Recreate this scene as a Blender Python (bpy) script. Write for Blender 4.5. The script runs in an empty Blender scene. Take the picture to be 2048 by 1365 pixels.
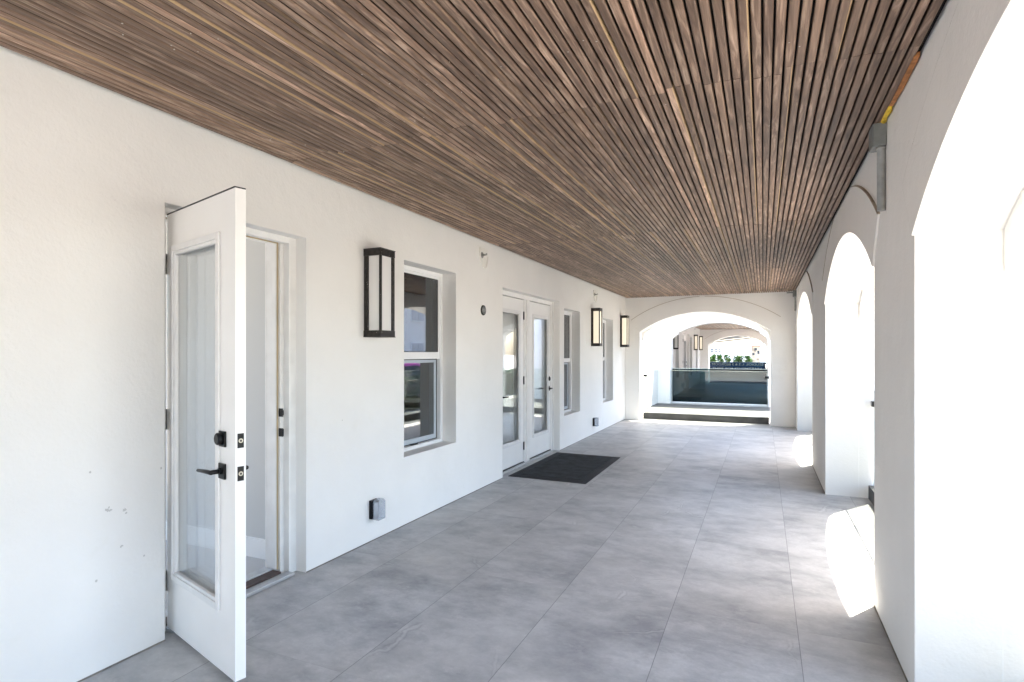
import bpy, bmesh, math, random
from math import radians, sin, cos, atan2, asin, sqrt, pi, tan, atan
from mathutils import Vector, Matrix

scene = bpy.context.scene
col = scene.collection
random.seed(7)

# ------------------------------------------------------------------ settings
EXPOSURE = 3.74
SUN_STRENGTH = 3.1
SKY_STRENGTH = 0.10
SUN_TRAVEL = Vector((-0.285, -0.43, -1.0))

XL = -2.62      # face of the long wall with the doors
XR = 0.555      # inner face of the arcade
YE = 11.70      # inner face of the end arch wall
CEIL = 2.515    # underside of the battens
DY = 15.3       # the neighbouring loggia repeats the layout this far on

# ------------------------------------------------------------------ mesh helper
class MB:
    def __init__(self):
        self.bm = bmesh.new()

    def box(self, x0, x1, y0, y1, z0, z1, mi=0):
        vs = [self.bm.verts.new(p) for p in (
            (x0, y0, z0), (x1, y0, z0), (x1, y1, z0), (x0, y1, z0),
            (x0, y0, z1), (x1, y0, z1), (x1, y1, z1), (x0, y1, z1))]
        for f in ((0, 3, 2, 1), (4, 5, 6, 7), (0, 1, 5, 4), (1, 2, 6, 5), (2, 3, 7, 6), (3, 0, 4, 7)):
            fc = self.bm.faces.new([vs[i] for i in f]); fc.material_index = mi
        return self

    def quad(self, pts, mi=0):
        f = self.bm.faces.new([self.bm.verts.new(p) for p in pts]); f.material_index = mi
        return f

    def prism(self, pts, d0, d1, put, mi=0):
        """2D outline pts, extruded between depth d0 and d1; put(a, b, d) gives the 3D point"""
        a = [self.bm.verts.new(put(p[0], p[1], d0)) for p in pts]
        b = [self.bm.verts.new(put(p[0], p[1], d1)) for p in pts]
        n = len(pts)
        fs = [self.bm.faces.new(a), self.bm.faces.new(list(reversed(b)))]
        for i in range(n):
            j = (i + 1) % n
            fs.append(self.bm.faces.new((a[j], a[i], b[i], b[j])))
        for f in fs: f.material_index = mi
        return self

    def tube(self, pts, r, seg=12, mi=0, cap=True):
        pts = [Vector(p) for p in pts]
        rings = []
        n = len(pts)
        for i, p in enumerate(pts):
            rr = r[i] if isinstance(r, (list, tuple)) else r
            t = (pts[min(i + 1, n - 1)] - pts[max(i - 1, 0)]).normalized()
            up = Vector((0, 0, 1)) if abs(t.z) < 0.9 else Vector((1, 0, 0))
            a = t.cross(up).normalized(); b = t.cross(a).normalized()
            rings.append([self.bm.verts.new(p + (a * cos(2 * pi * k / seg) + b * sin(2 * pi * k / seg)) * rr) for k in range(seg)])
        for i in range(n - 1):
            for k in range(seg):
                f = self.bm.faces.new((rings[i][k], rings[i][(k + 1) % seg], rings[i + 1][(k + 1) % seg], rings[i + 1][k]))
                f.smooth = True; f.material_index = mi
        if cap:
            self.bm.faces.new(rings[0]).material_index = mi
            self.bm.faces.new(list(reversed(rings[-1]))).material_index = mi
        return self

    def build(self, name, mats, parent=None, bevel=0.0, seg=2, loc=None, rotz=None, angle=35):
        bmesh.ops.recalc_face_normals(self.bm, faces=self.bm.faces[:])
        me = bpy.data.meshes.new(name)
        self.bm.to_mesh(me); self.bm.free()
        o = bpy.data.objects.new(name, me)
        if not isinstance(mats, (list, tuple)): mats = [mats]
        for m in mats: me.materials.append(m)
        col.objects.link(o)
        if parent is not None: o.parent = parent
        if loc is not None: o.location = loc
        if rotz is not None: o.rotation_euler = (0, 0, rotz)
        if bevel > 0:
            b = o.modifiers.new('bevel', 'BEVEL'); b.width = bevel; b.segments = seg
            b.limit_method = 'ANGLE'; b.angle_limit = radians(angle)
        return o


def tag(o, label=None, cat=None, group=None, kind=None):
    if label: o['label'] = label
    if cat: o['category'] = cat
    if group: o['group'] = group
    if kind: o['kind'] = kind
    return o


def empty(name, loc=(0, 0, 0), rotz=0.0, parent=None):
    e = bpy.data.objects.new(name, None)
    e.empty_display_size = 0.1
    e.location = loc; e.rotation_euler = (0, 0, rotz)
    col.objects.link(e)
    if parent is not None: e.parent = parent
    return e


def copy_tree(o, parent=None, dy=0.0):
    c = o.copy()
    col.objects.link(c)
    if parent is not None:
        c.parent = parent
    else:
        c.location = (o.location.x, o.location.y + dy, o.location.z)
    for ch in list(o.children):
        copy_tree(ch, c)
    return c

# ------------------------------------------------------------------ materials
def new_mat(name):
    m = bpy.data.materials.new(name); m.use_nodes = True
    nt = m.node_tree
    b = nt.nodes['Principled BSDF']
    return m, nt, b


def simple(name, rgb, rough=0.5, metal=0.0, spec=0.5, var=0.0, scale=8.0, bump=0.0, bscale=200.0):
    m, nt, b = new_mat(name)
    b.inputs['Base Color'].default_value = (*rgb, 1)
    b.inputs['Roughness'].default_value = rough
    b.inputs['Metallic'].default_value = metal
    b.inputs['Specular IOR Level'].default_value = spec
    tc = nt.nodes.new('ShaderNodeTexCoord')
    if var > 0:
        n = nt.nodes.new('ShaderNodeTexNoise'); n.inputs['Scale'].default_value = scale; n.inputs['Detail'].default_value = 6
        nt.links.new(tc.outputs['Object'], n.inputs['Vector'])
        mp = nt.nodes.new('ShaderNodeMapRange')
        mp.inputs[1].default_value = 0.3; mp.inputs[2].default_value = 0.7
        mp.inputs[3].default_value = 1 - var; mp.inputs[4].default_value = 1 + var
        nt.links.new(n.outputs['Fac'], mp.inputs[0])
        mx = nt.nodes.new('ShaderNodeVectorMath'); mx.operation = 'SCALE'
        mx.inputs[0].default_value = rgb
        nt.links.new(mp.outputs[0], mx.inputs['Scale'])
        nt.links.new(mx.outputs[0], b.inputs['Base Color'])
    if bump > 0:
        n2 = nt.nodes.new('ShaderNodeTexNoise'); n2.inputs['Scale'].default_value = bscale; n2.inputs['Detail'].default_value = 4
        nt.links.new(tc.outputs['Object'], n2.inputs['Vector'])
        bp = nt.nodes.new('ShaderNodeBump'); bp.inputs['Strength'].default_value = bump; bp.inputs['Distance'].default_value = 0.002
        nt.links.new(n2.outputs['Fac'], bp.inputs['Height'])
        nt.links.new(bp.outputs[0], b.inputs['Normal'])
    return m


def N(nt, typ, **kw):
    n = nt.nodes.new(typ)
    for k, v in kw.items(): setattr(n, k, v)
    return n


def mathn(nt, op, a=None, b=None, c=None):
    n = nt.nodes.new('ShaderNodeMath'); n.operation = op
    for i, v in enumerate((a, b, c)):
        if v is None: continue
        if isinstance(v, (int, float)): n.inputs[i].default_value = v
        else: nt.links.new(v, n.inputs[i])
    return n.outputs[0]


def mixc(nt, fac, a, b, blend='MIX'):
    n = nt.nodes.new('ShaderNodeMix'); n.data_type = 'RGBA'; n.blend_type = blend
    if isinstance(fac, (int, float)): n.inputs[0].default_value = fac
    else: nt.links.new(fac, n.inputs[0])
    for i, v in ((6, a), (7, b)):
        if isinstance(v, tuple): n.inputs[i].default_value = (*v[:3], 1)
        else: nt.links.new(v, n.inputs[i])
    return n.outputs[2]


def noise(nt, vec, scale, detail=5, rough=0.55, dist=0.0):
    n = nt.nodes.new('ShaderNodeTexNoise')
    n.inputs['Scale'].default_value = scale; n.inputs['Detail'].default_value = detail
    n.inputs['Roughness'].default_value = rough; n.inputs['Distortion'].default_value = dist
    nt.links.new(vec, n.inputs['Vector'])
    return n.outputs['Fac']


def ramp(nt, v, lo, hi, a=0.0, b=1.0):
    n = nt.nodes.new('ShaderNodeMapRange')
    n.inputs[1].default_value = lo; n.inputs[2].default_value = hi
    n.inputs[3].default_value = a; n.inputs[4].default_value = b
    nt.links.new(v, n.inputs[0])
    return n.outputs[0]


def stucco(name, rgb, chips=(), bump=0.48, soft=0.006):
    m, nt, b = new_mat(name)
    tc = N(nt, 'ShaderNodeTexCoord'); P = tc.outputs['Object']
    big = noise(nt, P, 1.3, 4)
    mid = noise(nt, P, 9, 5)
    c = mixc(nt, ramp(nt, big, 0.35, 0.65), tuple(x * 0.95 for x in rgb), rgb)
    c = mixc(nt, ramp(nt, mid, 0.62, 0.78, 0, 0.35), c, tuple(x * y for x, y in zip(rgb, (0.93, 0.925, 0.90))))
    # small pits in the render coat
    vo = N(nt, 'ShaderNodeTexVoronoi'); vo.inputs['Scale'].default_value = 7.0
    nt.links.new(P, vo.inputs['Vector'])
    pit = mathn(nt, 'LESS_THAN', vo.outputs['Distance'], 0.018)
    sel = mathn(nt, 'GREATER_THAN', noise(nt, P, 3.1, 2), 0.56)
    pit = mathn(nt, 'MULTIPLY', pit, sel)
    c = mixc(nt, mathn(nt, 'MULTIPLY', pit, 0.30), c, (0.4, 0.38, 0.34))
    for (px, py, pz, r) in chips:
        sb = N(nt, 'ShaderNodeVectorMath', operation='DISTANCE')
        nt.links.new(P, sb.inputs[0]); sb.inputs[1].default_value = (px, py, pz)
        d = mathn(nt, 'ADD', sb.outputs['Value'], ramp(nt, noise(nt, P, 90, 2), 0.3, 0.7, -r * 0.8, r * 0.8))
        c = mixc(nt, mathn(nt, 'MULTIPLY', mathn(nt, 'LESS_THAN', d, r), 0.42), c, (0.22, 0.21, 0.19))
    nt.links.new(c, b.inputs['Base Color'])
    b.inputs['Roughness'].default_value = 0.85
    b.inputs['Specular IOR Level'].default_value = 0.2
    h = mathn(nt, 'ADD', mathn(nt, 'MULTIPLY', noise(nt, P, 14, 4), 0.9),
              mathn(nt, 'ADD', mathn(nt, 'MULTIPLY', noise(nt, P, 70, 3), 0.5), mathn(nt, 'MULTIPLY', noise(nt, P, 2.2, 2), 3.0)))
    bp = N(nt, 'ShaderNodeBump'); bp.inputs['Strength'].default_value = bump; bp.inputs['Distance'].default_value = 0.006
    nt.links.new(h, bp.inputs['Height'])
    if soft > 0:
        bv = N(nt, 'ShaderNodeBevel'); bv.samples = 3; bv.inputs['Radius'].default_value = soft
        nt.links.new(bv.outputs[0], bp.inputs['Normal'])
    nt.links.new(bp.outputs[0], b.inputs['Normal'])
    return m


def glass_mat(name, tint=(0.96, 0.98, 0.97), boost=1.3, base=0.0, wavy=True):
    m = bpy.data.materials.new(name); m.use_nodes = True
    nt = m.node_tree; nt.nodes.clear()
    out = N(nt, 'ShaderNodeOutputMaterial')
    tr = N(nt, 'ShaderNodeBsdfTransparent'); tr.inputs[0].default_value = (*tint, 1)
    gl = N(nt, 'ShaderNodeBsdfGlossy'); gl.inputs['Roughness'].default_value = 0.0
    gl.inputs[0].default_value = (0.95, 0.97, 1.0, 1)
    fr = N(nt, 'ShaderNodeFresnel'); fr.inputs['IOR'].default_value = 1.5
    tc = N(nt, 'ShaderNodeTexCoord')
    bp = N(nt, 'ShaderNodeBump'); bp.inputs['Strength'].default_value = 0.02; bp.inputs['Distance'].default_value = 0.01
    nt.links.new(noise(nt, tc.outputs['Object'], 2.0, 1), bp.inputs['Height'])
    if wavy: nt.links.new(bp.outputs[0], gl.inputs['Normal'])
    f = mathn(nt, 'MULTIPLY_ADD', fr.outputs[0], boost, base)
    f = mathn(nt, 'MINIMUM', f, 0.95)
    mx = N(nt, 'ShaderNodeMixShader')
    nt.links.new(f, mx.inputs[0]); nt.links.new(tr.outputs[0], mx.inputs[1]); nt.links.new(gl.outputs[0], mx.inputs[2])
    nt.links.new(mx.outputs[0], out.inputs[0])
    return m


def tile_mat():
    m, nt, b = new_mat('porcelain floor tiles')
    tc = N(nt, 'ShaderNodeTexCoord'); P = tc.outputs['Object']
    sx = N(nt, 'ShaderNodeSeparateXYZ'); nt.links.new(P, sx.inputs[0])
    TX, TY = 0.605, 1.21
    u = mathn(nt, 'DIVIDE', mathn(nt, 'ADD', sx.outputs[0], 0.448 + TX * 40), TX)
    v = mathn(nt, 'DIVIDE', mathn(nt, 'ADD', sx.outputs[1], -3.14 + TY * 40), TY)
    fu = mathn(nt, 'FRACT', u); fv = mathn(nt, 'FRACT', v)
    iu = mathn(nt, 'FLOOR', u); iv = mathn(nt, 'FLOOR', v)
    cb = N(nt, 'ShaderNodeCombineXYZ'); nt.links.new(iu, cb.inputs[0]); nt.links.new(iv, cb.inputs[1])
    wn = N(nt, 'ShaderNodeTexWhiteNoise', noise_dimensions='2D'); nt.links.new(cb.outputs[0], wn.inputs['Vector'])
    # each tile is its own cut of the printed slab
    off = N(nt, 'ShaderNodeVectorMath', operation='MULTIPLY_ADD')
    nt.links.new(wn.outputs['Color'], off.inputs[0]); off.inputs[1].default_value = (37, 53, 11)
    nt.links.new(P, off.inputs[2])
    Q = off.outputs[0]
    st = N(nt, 'ShaderNodeMapping'); st.inputs['Scale'].default_value = (1.0, 1.35, 1.0); st.inputs['Rotation'].default_value = (0, 0, 0.25)
    nt.links.new(Q, st.inputs['Vector']); S = st.outputs[0]
    n1 = noise(nt, S, 2.6, 10, 0.70, 0.0)
    n2 = noise(nt, S, 7.0, 10, 0.76, 0.0)
    n3 = noise(nt, Q, 70, 4, 0.7)
    A, B, C = (0.235, 0.237, 0.246), (0.50, 0.498, 0.492), (0.70, 0.685, 0.66)
    c = mixc(nt, ramp(nt, n1, 0.36, 0.62), A, B)
    c = mixc(nt, ramp(nt, n2, 0.55, 0.78, 0, 0.6), c, C)
    c = mixc(nt, ramp(nt, n2, 0.47, 0.28, 0, 0.75), c, (0.27, 0.272, 0.285))
    c = mixc(nt, ramp(nt, n3, 0.35, 0.65, 0, 0.30), c, (0.33, 0.33, 0.33))
    c = mixc(nt, ramp(nt, noise(nt, Q, 1.2, 3), 0.45, 0.7, 0, 0.35), c, (0.56, 0.545, 0.515))
    c = mixc(nt, ramp(nt, wn.outputs['Value'], 0, 1, 0.0, 0.14), c, (0.58, 0.57, 0.56))
    # hairline veins
    wv = N(nt, 'ShaderNodeVectorMath', operation='MULTIPLY_ADD')
    nn = N(nt, 'ShaderNodeTexNoise'); nn.inputs['Scale'].default_value = 5.0; nn.inputs['Detail'].default_value = 6
    nt.links.new(Q, nn.inputs['Vector'])
    nt.links.new(nn.outputs['Color'], wv.inputs[0]); wv.inputs[1].default_value = (0.14, 0.14, 0.14); nt.links.new(Q, wv.inputs[2])
    vo = N(nt, 'ShaderNodeTexVoronoi', feature='DISTANCE_TO_EDGE'); vo.inputs['Scale'].default_value = 0.7
    nt.links.new(wv.outputs[0], vo.inputs['Vector'])
    vein = ramp(nt, vo.outputs['Distance'], 0.0, 0.006, 1.0, 0.0)
    some = ramp(nt, noise(nt, Q, 2.1, 2), 0.52, 0.62)
    vein = mathn(nt, 'MULTIPLY', vein, some)
    c = mixc(nt, mathn(nt, 'MULTIPLY', vein, 0.22), c, (0.68, 0.67, 0.66))
    vein2 = mathn(nt, 'MULTIPLY', ramp(nt, mathn(nt, 'ABSOLUTE', mathn(nt, 'SUBTRACT', vo.outputs['Distance'], 0.007)), 0.0, 0.004, 1.0, 0.0), some)
    c = mixc(nt, mathn(nt, 'MULTIPLY', vein2, 0.25), c, (0.12, 0.12, 0.12))
    # grout
    gx = mathn(nt, 'MULTIPLY', mathn(nt, 'MINIMUM', fu, mathn(nt, 'SUBTRACT', 1.0, fu)), TX)
    gy = mathn(nt, 'MULTIPLY', mathn(nt, 'MINIMUM', fv, mathn(nt, 'SUBTRACT', 1.0, fv)), TY)
    gl = mathn(nt, 'LESS_THAN', gx, 0.0018)
    gc = mathn(nt, 'LESS_THAN', gy, 0.0018)
    c = mixc(nt, mathn(nt, 'MULTIPLY', gl, 0.7), c, (0.13, 0.13, 0.135))
    c = mixc(nt, mathn(nt, 'MULTIPLY', gc, 0.18), c, (0.20, 0.20, 0.20))
    # dust
    vd = N(nt, 'ShaderNodeTexVoronoi'); vd.inputs['Scale'].default_value = 5.0; nt.links.new(P, vd.inputs['Vector'])
    speck = mathn(nt, 'MULTIPLY', mathn(nt, 'LESS_THAN', vd.outputs['Distance'], 0.02), mathn(nt, 'GREATER_THAN', noise(nt, P, 2.0, 2), 0.55))
    c = mixc(nt, mathn(nt, 'MULTIPLY', speck, 0.7), c, (0.7, 0.69, 0.66))
    nt.links.new(c, b.inputs['Base Color'])
    rg = ramp(nt, n2, 0.3, 0.7, 0.42, 0.58)
    nt.links.new(rg, b.inputs['Roughness'])
    b.inputs['Specular IOR Level'].default_value = 0.45
    hh = mathn(nt, 'SUBTRACT', mathn(nt, 'MULTIPLY', n2, 0.25), mathn(nt, 'MAXIMUM', mathn(nt, 'MULTIPLY', gl, 0.6), mathn(nt, 'MULTIPLY', gc, 0.3)))
    bp = N(nt, 'ShaderNodeBump'); bp.inputs['Strength'].default_value = 0.25; bp.inputs['Distance'].default_value = 0.002
    nt.links.new(hh, bp.inputs['Height']); nt.links.new(bp.outputs[0], b.inputs['Normal'])
    return m


def batten_mat():
    m, nt, b = new_mat('walnut battens')
    tc = N(nt, 'ShaderNodeTexCoord'); P = tc.outputs['Object']
    at = N(nt, 'ShaderNodeAttribute', attribute_name='tone', attribute_type='GEOMETRY')
    sp = N(nt, 'ShaderNodeSeparateColor'); nt.links.new(at.outputs['Color'], sp.inputs[0])
    R, G, Bc = sp.outputs[0], sp.outputs[1], sp.outputs[2]
    mp = N(nt, 'ShaderNodeMapping'); mp.inputs['Scale'].default_value = (26, 2.2, 26)
    nt.links.new(P, mp.inputs['Vector'])
    ad = N(nt, 'ShaderNodeVectorMath', operation='MULTIPLY_ADD')
    nt.links.new(at.outputs['Color'], ad.inputs[0]); ad.inputs[1].default_value = (31, 0, 57); nt.links.new(mp.outputs[0], ad.inputs[2])
    g1 = noise(nt, ad.outputs[0], 1.1, 6, 0.6, 1.6)
    mp2 = N(nt, 'ShaderNodeMapping'); mp2.inputs['Scale'].default_value = (160, 4, 160); nt.links.new(P, mp2.inputs['Vector'])
    g2 = noise(nt, mp2.outputs[0], 1.0, 3, 0.6)
    w = N(nt, 'ShaderNodeTexWave', wave_type='RINGS', rings_direction='X'); w.inputs['Scale'].default_value = 0.5
    w.inputs['Distortion'].default_value = 7; w.inputs['Detail'].default_value = 3; w.inputs['Detail Scale'].default_value = 0.6
    nt.links.new(ad.outputs[0], w.inputs['Vector'])
    dark, mid, lite = (0.130, 0.080, 0.056), (0.37, 0.242, 0.175), (0.70, 0.515, 0.39)
    c = mixc(nt, ramp(nt, g1, 0.3, 0.62), dark, mid)
    c = mixc(nt, ramp(nt, g1, 0.52, 0.72, 0, 0.9), c, lite)
    c = mixc(nt, mathn(nt, 'MULTIPLY', w.outputs['Fac'], 0.28), c, (0.42, 0.28, 0.20))
    c = mixc(nt, ramp(nt, g2, 0.35, 0.7, 0.0, 0.35), c, (0.04, 0.025, 0.018))
    tone = ramp(nt, R, 0, 1, 0.62, 1.55)
    sc = N(nt, 'ShaderNodeVectorMath', operation='SCALE'); nt.links.new(c, sc.inputs[0]); nt.links.new(tone, sc.inputs['Scale'])
    c = sc.outputs[0]
    c = mixc(nt, mathn(nt, 'MULTIPLY', G, 0.75), c, (0.55, 0.38, 0.21))      # raw pale edge of a batten
    ag = N(nt, 'ShaderNodeAttribute', attribute_name='groove_shade', attribute_type='GEOMETRY')
    c = mixc(nt, mathn(nt, 'MULTIPLY', ag.outputs['Fac'], 0.9), c, (0.030, 0.018, 0.012))   # shade between battens painted dark on their sides
    # plaster dust specks
    vo = N(nt, 'ShaderNodeTexVoronoi'); vo.inputs['Scale'].default_value = 20; nt.links.new(P, vo.inputs['Vector'])
    s = mathn(nt, 'MULTIPLY', mathn(nt, 'LESS_THAN', vo.outputs['Distance'], 0.07), mathn(nt, 'GREATER_THAN', noise(nt, P, 1.4, 3), 0.55))
    c = mixc(nt, mathn(nt, 'MULTIPLY', s, 0.8), c, (0.6, 0.57, 0.52))
    nt.links.new(c, b.inputs['Base Color'])
    b.inputs['Roughness'].default_value = 0.5
    b.inputs['Specular IOR Level'].default_value = 0.35
    bp = N(nt, 'ShaderNodeBump'); bp.inputs['Strength'].default_value = 0.3; bp.inputs['Distance'].default_value = 0.001
    nt.links.new(g2, bp.inputs['Height']); nt.links.new(bp.outputs[0], b.inputs['Normal'])
    return m


CHIPS = [(XL, 1.538, 0.693, 0.006), (XL, 1.552, 0.688, 0.005), (XL, 1.545, 0.703, 0.004), (XL, 1.614, 0.672, 0.007), (XL, 1.62, 0.66, 0.004),
         (XL, 1.599, 0.517, 0.005), (XL, 1.495, 0.399, 0.005), (XL, 1.47, 0.871, 0.004), (XL, 1.78, 0.83, 0.005), (XL, 3.05, 0.92, 0.004), (XL, 1.70, 0.44, 0.004)]
M = {}
WHITE = (0.87, 0.86, 0.835)
M['wall'] = stucco('smooth white stucco', WHITE, CHIPS)
M['arcade'] = stucco('arcade stucco', WHITE)
M['far_stucco'] = stucco('neighbour stucco', WHITE, soft=0.0)
M['tile'] = tile_mat()
M['batten'] = batten_mat()
M['board'] = simple('dark ceiling board', (0.010, 0.007, 0.005), 0.95)
M['ochre'] = simple('raw pine', (0.42, 0.17, 0.05), 0.7, var=0.35, scale=30)
M['foam'] = simple('yellow foam', (0.75, 0.52, 0.05), 0.8, var=0.2, scale=40, bump=0.6, bscale=120)
M['paint'] = simple('white door paint', (0.87, 0.865, 0.85), 0.38, var=0.02, scale=5, bump=0.06, bscale=60)
M['bead'] = simple('white glazing bead', (0.78, 0.78, 0.775), 0.4, var=0.05, scale=14)
M['jamb'] = simple('primed jamb', (0.84, 0.83, 0.81), 0.55, var=0.05, scale=9)
M['strip'] = simple('tan weatherstrip', (0.48, 0.38, 0.24), 0.7)
M['vinyl'] = simple('white vinyl', (0.86, 0.86, 0.86), 0.35)
M['sash'] = simple('grey sash channel', (0.48, 0.53, 0.58), 0.4)
M['gasket'] = simple('dark gasket', (0.02, 0.024, 0.03), 0.6)
M['black'] = simple('black hardware', (0.012, 0.012, 0.014), 0.33, 0.6, var=0.3, scale=60)
M['bronze'] = simple('dusty dark bronze', (0.030, 0.027, 0.025), 0.45, 0.4, var=0.45, scale=35, bump=0.3, bscale=90)
nt_ = M['bronze'].node_tree; b_ = nt_.nodes['Principled BSDF']
tc_ = N(nt_, 'ShaderNodeTexCoord'); src_ = b_.inputs['Base Color'].links[0].from_socket
v_ = N(nt_, 'ShaderNodeTexVoronoi'); v_.inputs['Scale'].default_value = 55; nt_.links.new(tc_.outputs['Object'], v_.inputs['Vector'])
k_ = mathn(nt_, 'MULTIPLY', mathn(nt_, 'LESS_THAN', v_.outputs['Distance'], 0.20), mathn(nt_, 'GREATER_THAN', noise(nt_, tc_.outputs['Object'], 9, 3), 0.57))
nt_.links.new(mixc(nt_, mathn(nt_, 'MULTIPLY', k_, 0.8), src_, (0.32, 0.30, 0.27)), b_.inputs['Base Color'])
M['brass'] = simple('latch metal', (0.45, 0.42, 0.36), 0.35, 0.9)
M['alu'] = simple('mill aluminium', (0.55, 0.56, 0.57), 0.38, 0.7, var=0.1, scale=20)
M['sillwood'] = simple('dark sill wood', (0.055, 0.032, 0.026), 0.5, var=0.4, scale=25)
M['mat'] = simple('black rubber mat', (0.012, 0.013, 0.016), 0.75, var=0.5, scale=6, bump=0.5, bscale=300)
M['matrib'] = simple('worn rubber ribs', (0.026, 0.029, 0.034), 0.65, var=0.6, scale=9)
M['curb'] = simple('dark grey base metal', (0.085, 0.083, 0.08), 0.5, 0.3, var=0.25, scale=7)
M['greybox'] = simple('grey electrical paint', (0.20, 0.215, 0.21), 0.5, var=0.1, scale=25)
M['conduit'] = simple('galvanised conduit', (0.38, 0.38, 0.36), 0.45, 0.4, var=0.15, scale=30)
M['steel'] = simple('steel', (0.35, 0.35, 0.33), 0.35, 0.9, var=0.3, scale=50)
M['patch'] = simple('fresh plaster', (0.83, 0.815, 0.77), 0.9, var=0.03, scale=20, bump=0.3, bscale=60)
M['glass'] = glass_mat('window glass', (0.66, 0.69, 0.69), 1.9, 0.02, False)
M['doorglass'] = glass_mat('door glass', (0.975, 0.988, 0.988), 0.6, 0.0, False)
M['guard'] = glass_mat('low guard glass', (0.87, 0.905, 0.885), 0.6, 0.0, False)
M['dkguard'] = glass_mat('tinted guard glass', (0.19, 0.29, 0.335), 0.2, 0.0, False)
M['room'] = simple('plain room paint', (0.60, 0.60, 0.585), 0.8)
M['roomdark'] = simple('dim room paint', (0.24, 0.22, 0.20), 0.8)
M['roomfloor'] = simple('room floor', (0.50, 0.49, 0.48), 0.5)
M['concrete'] = simple('pale concrete', (0.33, 0.312, 0.285), 0.85, var=0.12, scale=3, bump=0.3, bscale=80)
M['paver'] = simple('grey courtyard pavers', (0.085, 0.083, 0.08), 0.85, var=0.12, scale=3)
M['court'] = simple('off white courtyard render', (0.62, 0.61, 0.59), 0.9, var=0.03, scale=3)
M['asphalt'] = simple('asphalt', (0.055, 0.055, 0.057), 0.9, var=0.2, scale=4, bump=0.4, bscale=200)
M['planter'] = simple('tan concrete', (0.30, 0.29, 0.25), 0.85, var=0.15, scale=5)
M['banner'] = simple('blue banner vinyl', (0.035, 0.085, 0.19), 0.55, var=0.15, scale=4)
M['letters'] = simple('white banner ink', (0.62, 0.68, 0.74), 0.6)
M['blue'] = simple('blue panel', (0.03, 0.07, 0.30), 0.5)
M['farwhite'] = simple('far white render', (0.78, 0.78, 0.80), 0.9)
M['darkwin'] = simple('far window glass', (0.03, 0.04, 0.05), 0.5, spec=0.2)
M['palewin'] = simple('facade window glass', (0.50, 0.50, 0.51), 0.4)
M['tan'] = simple('tan stone', (0.30, 0.26, 0.20), 0.85, var=0.6, scale=2.5)
M['wire'] = simple('wire rubber', (0.03, 0.03, 0.03), 0.7)
M['leaf'] = simple('shrub leaf', (0.028, 0.085, 0.008), 0.5, var=0.4, scale=6)
M['stem'] = simple('shrub stem', (0.09, 0.06, 0.04), 0.8)
M['carpaint'] = simple('magenta car paint', (0.32, 0.03, 0.21), 0.25, 0.3)
M['tyre'] = simple('tyre rubber', (0.015, 0.015, 0.015), 0.8)
M['facade'] = simple('opposite facade', (0.80, 0.77, 0.74), 0.85, var=0.06, scale=2)
M['glassedge'] = simple('polished glass edge', (0.62, 0.70, 0.66), 0.2)
M['joint'] = simple('dark sealant joint', (0.22, 0.20, 0.17), 0.8, var=0.4, scale=9)
M['bandline'] = simple('brown band line', (0.36, 0.30, 0.23), 0.8, var=0.3, scale=6)
M['trimred'] = simple('brown red trim', (0.20, 0.07, 0.05), 0.7)


def diffuser(name, glow):
    m, nt, b = new_mat(name)
    b.inputs['Base Color'].default_value = (0.78, 0.775, 0.76, 1)
    b.inputs['Roughness'].default_value = 0.35
    if glow > 0:
        b.inputs['Base Color'].default_value = (0.82, 0.77, 0.67, 1)
        b.inputs['Emission Color'].default_value = (1.0, 0.86, 0.64, 1)
        b.inputs['Emission Strength'].default_value = glow
    return m


M['opal'] = diffuser('opal acrylic', 0)
M['opal_lit'] = diffuser('lit opal acrylic', 0.045)


def backlit(name, rgb, amount):
    m = simple(name, rgb, 0.6)
    nt = m.node_tree; b = nt.nodes['Principled BSDF']
    tl = N(nt, 'ShaderNodeBsdfTranslucent'); tl.inputs[0].default_value = (*rgb, 1)
    mx = N(nt, 'ShaderNodeMixShader'); mx.inputs[0].default_value = amount
    nt.links.new(b.outputs[0], mx.inputs[1]); nt.links.new(tl.outputs[0], mx.inputs[2])
    nt.links.new(mx.outputs[0], nt.nodes['Material Output'].inputs[0])
    return m


M['banner'] = backlit('blue banner vinyl', (0.03, 0.075, 0.19), 0.3)
M['letters'] = backlit('white banner ink', (0.8, 0.84, 0.88), 0.3)


def clear_plastic():
    m = bpy.data.materials.new('smoky clear plastic'); m.use_nodes = True
    nt = m.node_tree; b = nt.nodes['Principled BSDF']
    b.inputs['Base Color'].default_value = (0.50, 0.53, 0.57, 1); b.inputs['Roughness'].default_value = 0.12
    tr = N(nt, 'ShaderNodeBsdfTransparent'); tr.inputs[0].default_value = (0.85, 0.88, 0.92, 1)
    mx = N(nt, 'ShaderNodeMixShader'); mx.inputs[0].default_value = 0.38
    nt.links.new(tr.outputs[0], mx.inputs[1]); nt.links.new(b.outputs[0], mx.inputs[2])
    nt.links.new(mx.outputs[0], nt.nodes['Material Output'].inputs[0])
    return m


M['plastic'] = clear_plastic()

# ------------------------------------------------------------------ the long wall with recesses
OPEN = dict(door=(1.80, 2.715, 0.0, 2.10), win1=(3.773, 4.61, 0.545, 2.122), dbl=(5.645, 7.555, 0.0, 2.10),
            win2=(7.745, 8.52, 0.467, 2.02), win3=(9.91, 10.652, 0.48, 2.005))


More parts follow.
